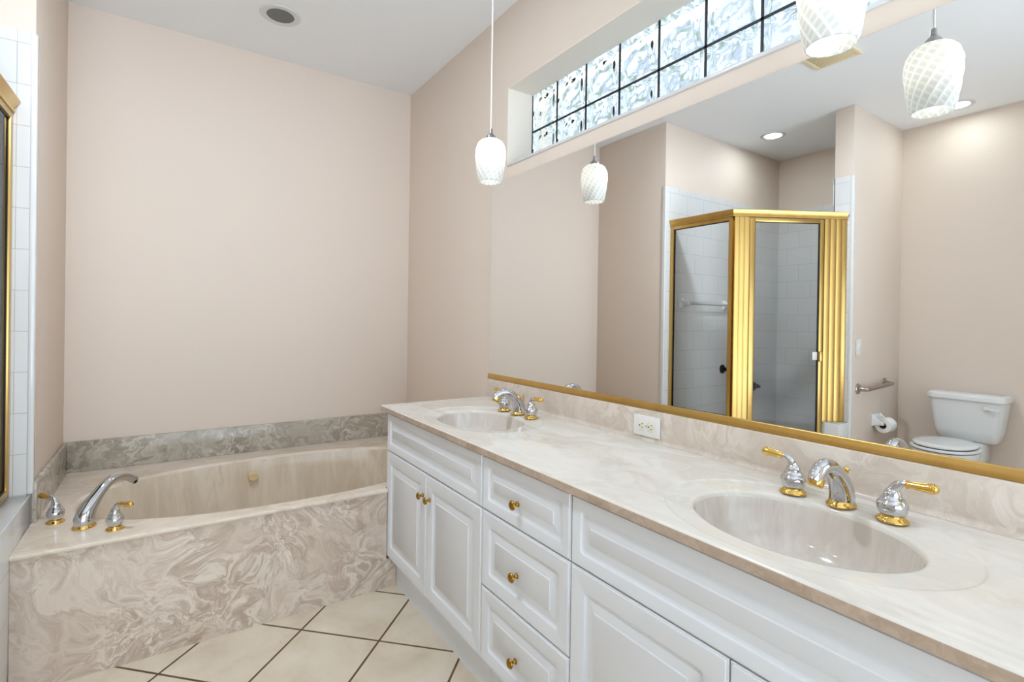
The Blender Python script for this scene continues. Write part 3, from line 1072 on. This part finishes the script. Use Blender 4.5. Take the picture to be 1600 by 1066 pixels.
# ------------------------------------------------------------------ shower enclosure
A0 = Vector((-0.475, YS - 0.002))
A1 = Vector((-0.482, 2.045))
DD = Vector((-math.cos(math.radians(30)), -math.sin(math.radians(30))))
B1 = A1 + DD * 0.7725
B2 = Vector((XPE + 0.001, 1.640))
NN = Vector((0.5, -math.cos(math.radians(30))))
L0 = (-0.8, 2.1, 0.0)
sh = thing('shower_enclosure', 'angled glass shower enclosure in a gold metal frame', 'shower', L0)
def offs(pts, d):
    """offset an open polyline to its left-hand (room) side with mitred corners"""
    out = []
    for i, p in enumerate(pts):
        ns = []
        if i > 0:
            e = (p - pts[i - 1]).normalized(); ns.append(Vector((-e.y, e.x)))
        if i < len(pts) - 1:
            e = (pts[i + 1] - p).normalized(); ns.append(Vector((-e.y, e.x)))
        if len(ns) == 1:
            out.append(p + ns[0] * d)
        else:
            m = (ns[0] + ns[1]).normalized()
            out.append(p + m * (d / max(0.3, m.dot(ns[0]))))
    return out
line = [A0, A1, B1, B2]
HP = [(-0.014, 1.955), (0.015, 1.955), (0.0175, 1.957), (0.0175, 1.963), (0.014, 1.967), (0.016, 1.971), (0.031, 1.995), (0.031, 2.001), (0.029, 2.0025), (-0.018, 2.0025), (-0.018, 1.97)]
b = B()
cols = [[(p.x, p.y, z) for p in offs(line, d)] for d, z in HP]
b.loft([[c[i] for c in cols] for i in range(4)], True, True)
obj('header_rail', b, GOLD, sh, at=L0)
def bar(b, p, q, w0, w1, z0, z1, bev=0.0015):
    """box along plan segment p-q, thickness from w0 to w1 along the left-hand normal"""
    e = (q - p).normalized()
    n = Vector((-e.y, e.x))
    b.prism([tuple(p + n * w0), tuple(q + n * w0), tuple(q + n * w1), tuple(p + n * w1)], z0, z1, bev)
# fixed side panel
eA = (A1 - A0).normalized()
LA = (A1 - A0).length
def pa(s): return A0 + eA * s
b = B()
bar(b, pa(0.0), pa(0.030), -0.012, 0.012, ZK + 0.002, 1.9545)
bar(b, pa(LA - 0.026), pa(LA - 0.001), -0.012, 0.012, ZK + 0.002, 1.9545)
bar(b, pa(0.030), pa(LA - 0.026), -0.012, 0.012, 1.930, 1.9545)
bar(b, pa(0.030), pa(LA - 0.026), -0.012, 0.012, ZK + 0.002, ZK + 0.032)
sp = obj('side_panel_frame', b, GOLD, sh, at=L0)
b = B(); bar(b, pa(0.029), pa(LA - 0.025), -0.003, 0.003, ZK + 0.031, 1.931, 0)
obj('side_pane', b, PANE, sp, at=L0, smooth=False)
b = B()
for (p, q, z0, z1) in ((pa(0.0305), pa(0.034), ZK + 0.034, 1.928), (pa(LA - 0.030), pa(LA - 0.0265), ZK + 0.034, 1.928), (pa(0.034), pa(LA - 0.030), 1.9255, 1.929), (pa(0.034), pa(LA - 0.030), ZK + 0.033, ZK + 0.0365)):
    bar(b, p, q, -0.006, 0.006, z0, z1, 0)
obj('gasket', b, BLACK, sp, at=L0)
# fluted fillers
def pd(s): return A1 + DD * s
def fluted(s0, s1, nfl, z0, z1):
    b = B()
    n = nfl * 14
    poly = []
    for i in range(n + 1):
        s = s0 + (s1 - s0) * i / n
        q = (i % 14) / 14
        d = 0.0125 + 0.0018 * abs(math.sin(PI * q)) ** 0.5
        poly.append(pd(s) + NN * d)
    poly += [pd(s1) - NN * 0.014, pd(s0) - NN * 0.014]
    b.prism([tuple(p) for p in poly], z0, z1)
    return b
obj('fluted_post', fluted(0.004, 0.110, 3, ZK + 0.001, 1.9545), GOLD, sh, at=L0, angle=50)
obj('fluted_post', fluted(0.644, 0.770, 3, ZK + 0.001, 1.9545), GOLD, sh, at=L0, angle=50)
b = B(); bar(b, B1 + DD * -0.001, B2, -0.010, 0.012, ZK + 0.001, 1.9545)
obj('wall_jamb', b, GOLD, sh, at=L0)
# door
b = B()
DZ0, DZ1 = 0.115, 1.951
bar(b, pd(0.1125), pd(0.150), -0.012, 0.011, DZ0, DZ1)
bar(b, pd(0.612), pd(0.6415), -0.012, 0.011, DZ0, DZ1)
bar(b, pd(0.150), pd(0.612), -0.012, 0.011, DZ1 - 0.026, DZ1)
bar(b, pd(0.150), pd(0.612), -0.012, 0.011, DZ0, DZ0 + 0.03)
dr = obj('door', b, GOLD, sh, at=L0)
b = B(); bar(b, pd(0.149), pd(0.613), -0.003, 0.003, DZ0 + 0.029, DZ1 - 0.025, 0)
obj('door_pane', b, PANE, dr, at=L0, smooth=False)
b = B()
bar(b, pd(0.608), pd(0.6115), -0.006, 0.006, DZ0 + 0.03, DZ1 - 0.027, 0)
bar(b, pd(0.1505), pd(0.154), -0.006, 0.006, DZ0 + 0.03, DZ1 - 0.027, 0)
bar(b, pd(0.154), pd(0.608), -0.006, 0.006, DZ1 - 0.0295, DZ1 - 0.0265, 0)
obj('gasket', b, BLACK, dr, at=L0)
b = B(); bar(b, pd(0.614), pd(0.640), 0.0112, 0.022, 0.975, 1.045, 0.003)
obj('door_pull', b, GOLD, dr, at=L0)
b = B(); bar(b, pd(0.572), pd(0.606), 0.0035, 0.008, 0.985, 1.040, 0.002)
obj('finger_plate', b, PLASTIC, dr, at=L0)

# ------------------------------------------------------------------ shower wall fittings
L0 = (-0.885, YS, 1.375)
tb = thing('towel_bar', 'white ceramic towel bar on the tiled shower wall', 'towel bar', L0)
for x in (0.275, -0.275):
    b = B()
    lp = []
    for d, w, h in ((-0.0003, 0.029, 0.042), (-0.006, 0.029, 0.042), (-0.014, 0.022, 0.032), (-0.030, 0.016, 0.020), (-0.045, 0.016, 0.018), (-0.060, 0.016, 0.018), (-0.068, 0.012, 0.013)):
        lp.append([(x + p, d, q + (0.004 if d < -0.02 else 0)) for p, q in rrect(-w, w, -h, h, min(w, h) * 0.6)])
    b.loft(lp, True, True)
    obj('mount', b, CERAMIC, tb)
b = B(); b.tube([(0.275, -0.050, 0.004), (-0.275, -0.050, 0.004)], 0.0105, 16)
obj('rod', b, plain('translucent grey rod', (196, 198, 198), 0.2), tb)

def grab(name, label, P0, P1, nrm, so, mat, r=0.0150, group=None):
    t = thing(name, label, 'grab bar', tuple(P0), group=group)
    P0 = Vector(P0); P1 = Vector(P1) - P0; nrm = Vector(nrm)
    e = P1.normalized()
    for p in (Vector((0, 0, 0)), P1):
        b = B()
        q = nrm.to_track_quat('Z', 'Y')
        b.lathe([(0.0, 0.012), (0.022, 0.012), (0.033, 0.009), (0.038, 0.004), (0.038, 0.0003), (0.0, 0.0003)], (0, 0, 0), 28)
        bmesh.ops.rotate(b.bm, verts=b.bm.verts[:], cent=(0, 0, 0), matrix=q.to_matrix())
        bmesh.ops.translate(b.bm, verts=b.bm.verts[:], vec=p)
        obj('flange', b, mat, t)
    c = 0.03
    path = spline([nrm * 0.004, nrm * (so - c), nrm * (so - 0.008) + e * 0.009, nrm * so + e * c, P1 * 0.5 + nrm * so, P1 - e * c + nrm * so, P1 - e * 0.009 + nrm * (so - 0.008), P1 + nrm * (so - c), P1 + nrm * 0.004], 6)
    b = B(); b.tube(path, r, 18)
    obj('bar', b, mat, t, angle=60)
    return t
grab('grab_bar', 'dark slanted grab bar on the tiled wall inside the shower', (-1.150, YS, 0.846), (-1.625, YS, 0.672), (0, -1, 0), 0.055, DARKMETAL)
grab('grab_bar', 'steel grab bar on the painted partition above the paper roll', (-1.295, YP0, 0.786), (-1.735, YP0, 0.804), (0, -1, 0), 0.055, STEEL)

# ------------------------------------------------------------------ light switch
L0 = (-1.292, YP0, 1.075)
sw = thing('light_switch', 'small white light switch on the painted partition', 'switch', L0)
b = B(); b.box(-0.036, 0.036, -0.006, -0.0003, -0.0575, 0.0575, 0.003, 3)
obj('cover_plate', b, PLASTIC, sw)
b = B(); b.box(-0.0165, 0.0165, -0.0095, -0.0058, -0.033, 0.033, 0.002, 2)
obj('rocker', b, CERAMIC, sw)

# ------------------------------------------------------------------ toilet paper
L0 = (-1.59, YP0, 0.545)
tp = thing('paper_holder', 'white ceramic toilet paper holder on the painted partition', 'paper holder', L0)
for x in (0.066, -0.066):
    b = B()
    lp = []
    for d, w, h, dz in ((-0.0003, 0.012, 0.040, 0.0), (-0.010, 0.012, 0.040, 0.0), (-0.030, 0.010, 0.026, -0.006), (-0.060, 0.009, 0.016, -0.014), (-0.078, 0.008, 0.013, -0.016)):
        lp.append([(x + p, d, q + dz) for p, q in rrect(-w, w, -h, h, 0.007)])
    b.loft(lp, True, True)
    obj('post', b, CERAMIC, tp)
b = B(); b.box(-0.078, 0.078, -0.010, -0.0003, -0.042, 0.042, 0.004)
obj('back_plate', b, CERAMIC, tp)
L0 = (-1.590, YP0 - 0.066, 0.545 - 0.030)
rl = thing('toilet_paper_roll', 'white toilet paper roll hung on the ceramic holder', 'toilet paper', L0)
b = B()
b.lathe([(0.0235, -0.050), (0.050, -0.050), (0.0515, -0.0485), (0.0515, 0.0485), (0.050, 0.050), (0.0235, 0.050)], (0, 0, 0), 48, 'x')
obj('paper', b, PAPER, rl)
b = B()
b.lathe([(0.0232, -0.0505), (0.0232, 0.0505), (0.0222, 0.0505), (0.0222, -0.0505), (0.0232, -0.0505)], (0, 0, 0), 40, 'x')
b2 = B(); b2.tube([(-0.0555, 0, 0.012), (0.0555, 0, 0.012)], 0.0085, 14)
obj('spindle', b2, PLASTIC, rl)
obj('core', b, plain('cardboard core', (120, 100, 80), 0.9), rl)

# ------------------------------------------------------------------ toilet
TYC = 1.152
L0 = (-1.70, TYC, 0)
to = thing('toilet', 'white two-piece toilet with its lid down against the far wall', 'toilet', L0)
def rr(x0, x1, w, z, r, bow=0.0):
    pts = []
    y0, y1 = TYC - w / 2, TYC + w / 2
    for p, q in rrect(x0, x1, y0, y1, r, 6):
        bx = bow * (1 - ((q - TYC) / (w / 2)) ** 2) * max(0, (p - x0) / (x1 - x0))
        pts.append((p + bx, q, z))
    return pts
b = B()
xb = XW + 0.012
b.loft([rr(xb, xb + 0.150, 0.300, 0.450, 0.03, 0.01), rr(xb, xb + 0.165, 0.325, 0.462, 0.035, 0.012), rr(xb, xb + 0.178, 0.350, 0.52, 0.035, 0.014), rr(xb, xb + 0.190, 0.385, 0.66, 0.035, 0.016), rr(xb, xb + 0.196, 0.398, 0.728, 0.035, 0.016)], True, True)
obj('tank', b, PORCELAIN, to, at=L0, angle=45)
b = B()
b.loft([rr(xb - 0.004, xb + 0.202, 0.408, 0.7285, 0.035, 0.016), rr(xb - 0.006, xb + 0.210, 0.420, 0.734, 0.04, 0.016), rr(xb - 0.006, xb + 0.210, 0.420, 0.760, 0.04, 0.016), rr(xb, xb + 0.203, 0.408, 0.770, 0.04, 0.016), rr(xb + 0.012, xb + 0.19, 0.38, 0.774, 0.04, 0.016)], True, True)
obj('tank_lid', b, PORCELAIN, to, at=L0, angle=45)
b = B()
xf = xb + 0.205
yl = TYC - 0.115
b.lathe([(0.0, 0.014), (0.014, 0.012), (0.017, 0.006), (0.017, -0.004)], (xf, yl, 0.690), 24, 'x')
b.tube([(xf + 0.012, yl, 0.690), (xf + 0.016, yl - 0.02, 0.689), (xf + 0.016, yl - 0.05, 0.684), (xf + 0.014, yl - 0.075, 0.683)], [0.009, 0.0095, 0.0085, 0.006], 14, True, [0.6] * 4)
obj('flush_lever', b, PORCELAIN, to, at=L0)
TYB = 1.183
def egg(cx, a0, a1, w, z, n=48, dy=0.0):
    pts = []
    for i in range(n):
        a = 2 * PI * i / n
        c, s = math.cos(a), math.sin(a)
        pts.append((cx + (a1 if c > 0 else a0) * math.copysign(abs(c) ** 0.9, c), TYB + w * math.copysign(abs(s) ** 0.9, s), z))
    return pts
BX = -1.555
b = B()
b.loft([egg(BX - 0.07, 0.16, 0.17, 0.105, 0.001), egg(BX - 0.07, 0.16, 0.165, 0.10, 0.03), egg(BX - 0.07, 0.15, 0.15, 0.092, 0.14), egg(BX - 0.03, 0.18, 0.19, 0.13, 0.25), egg(BX, 0.205, 0.215, 0.162, 0.36), egg(BX, 0.215, 0.225, 0.170, 0.412), egg(BX, 0.215, 0.225, 0.170, 0.428)], True, True)
b.box(xb + 0.02, BX - 0.13, TYC - 0.10, TYC + 0.10, 0.30, 0.4495, 0.02)
obj('bowl', b, PORCELAIN, to, at=L0, angle=50)
ZS = 0.4325
b = B()
b.loft([egg(BX, 0.205, 0.222, 0.170, ZS), egg(BX, 0.212, 0.229, 0.177, ZS + 0.004), egg(BX, 0.212, 0.229, 0.177, ZS + 0.012), egg(BX, 0.205, 0.222, 0.170, ZS + 0.016)], True, True)
obj('seat', b, PORCELAIN, to, at=L0, angle=50)
b = B()
b.loft([egg(BX, 0.198, 0.208, 0.156, ZS + 0.0215), egg(BX, 0.204, 0.214, 0.163, ZS + 0.026), egg(BX, 0.204, 0.214, 0.163, ZS + 0.034), egg(BX, 0.194, 0.204, 0.153, ZS + 0.0405), egg(BX, 0.15, 0.16, 0.11, ZS + 0.043)], True, True)
obj('seat_lid', b, PORCELAIN, to, at=L0, angle=50)
for s_ in (-1, 1):
    b = B()
    b.tube([(BX - 0.206, TYB + 0.07 * s_ - 0.02, ZS + 0.022), (BX - 0.206, TYB + 0.07 * s_ + 0.02, ZS + 0.022)], 0.009, 12)
    obj('hinge', b, PORCELAIN, to, at=L0)
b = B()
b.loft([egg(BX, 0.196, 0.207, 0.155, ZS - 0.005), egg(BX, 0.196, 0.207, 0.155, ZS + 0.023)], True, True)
obj('gap_shade', b, BLACK, to, at=L0)  # black slab put in for the shade in the seat and lid gaps
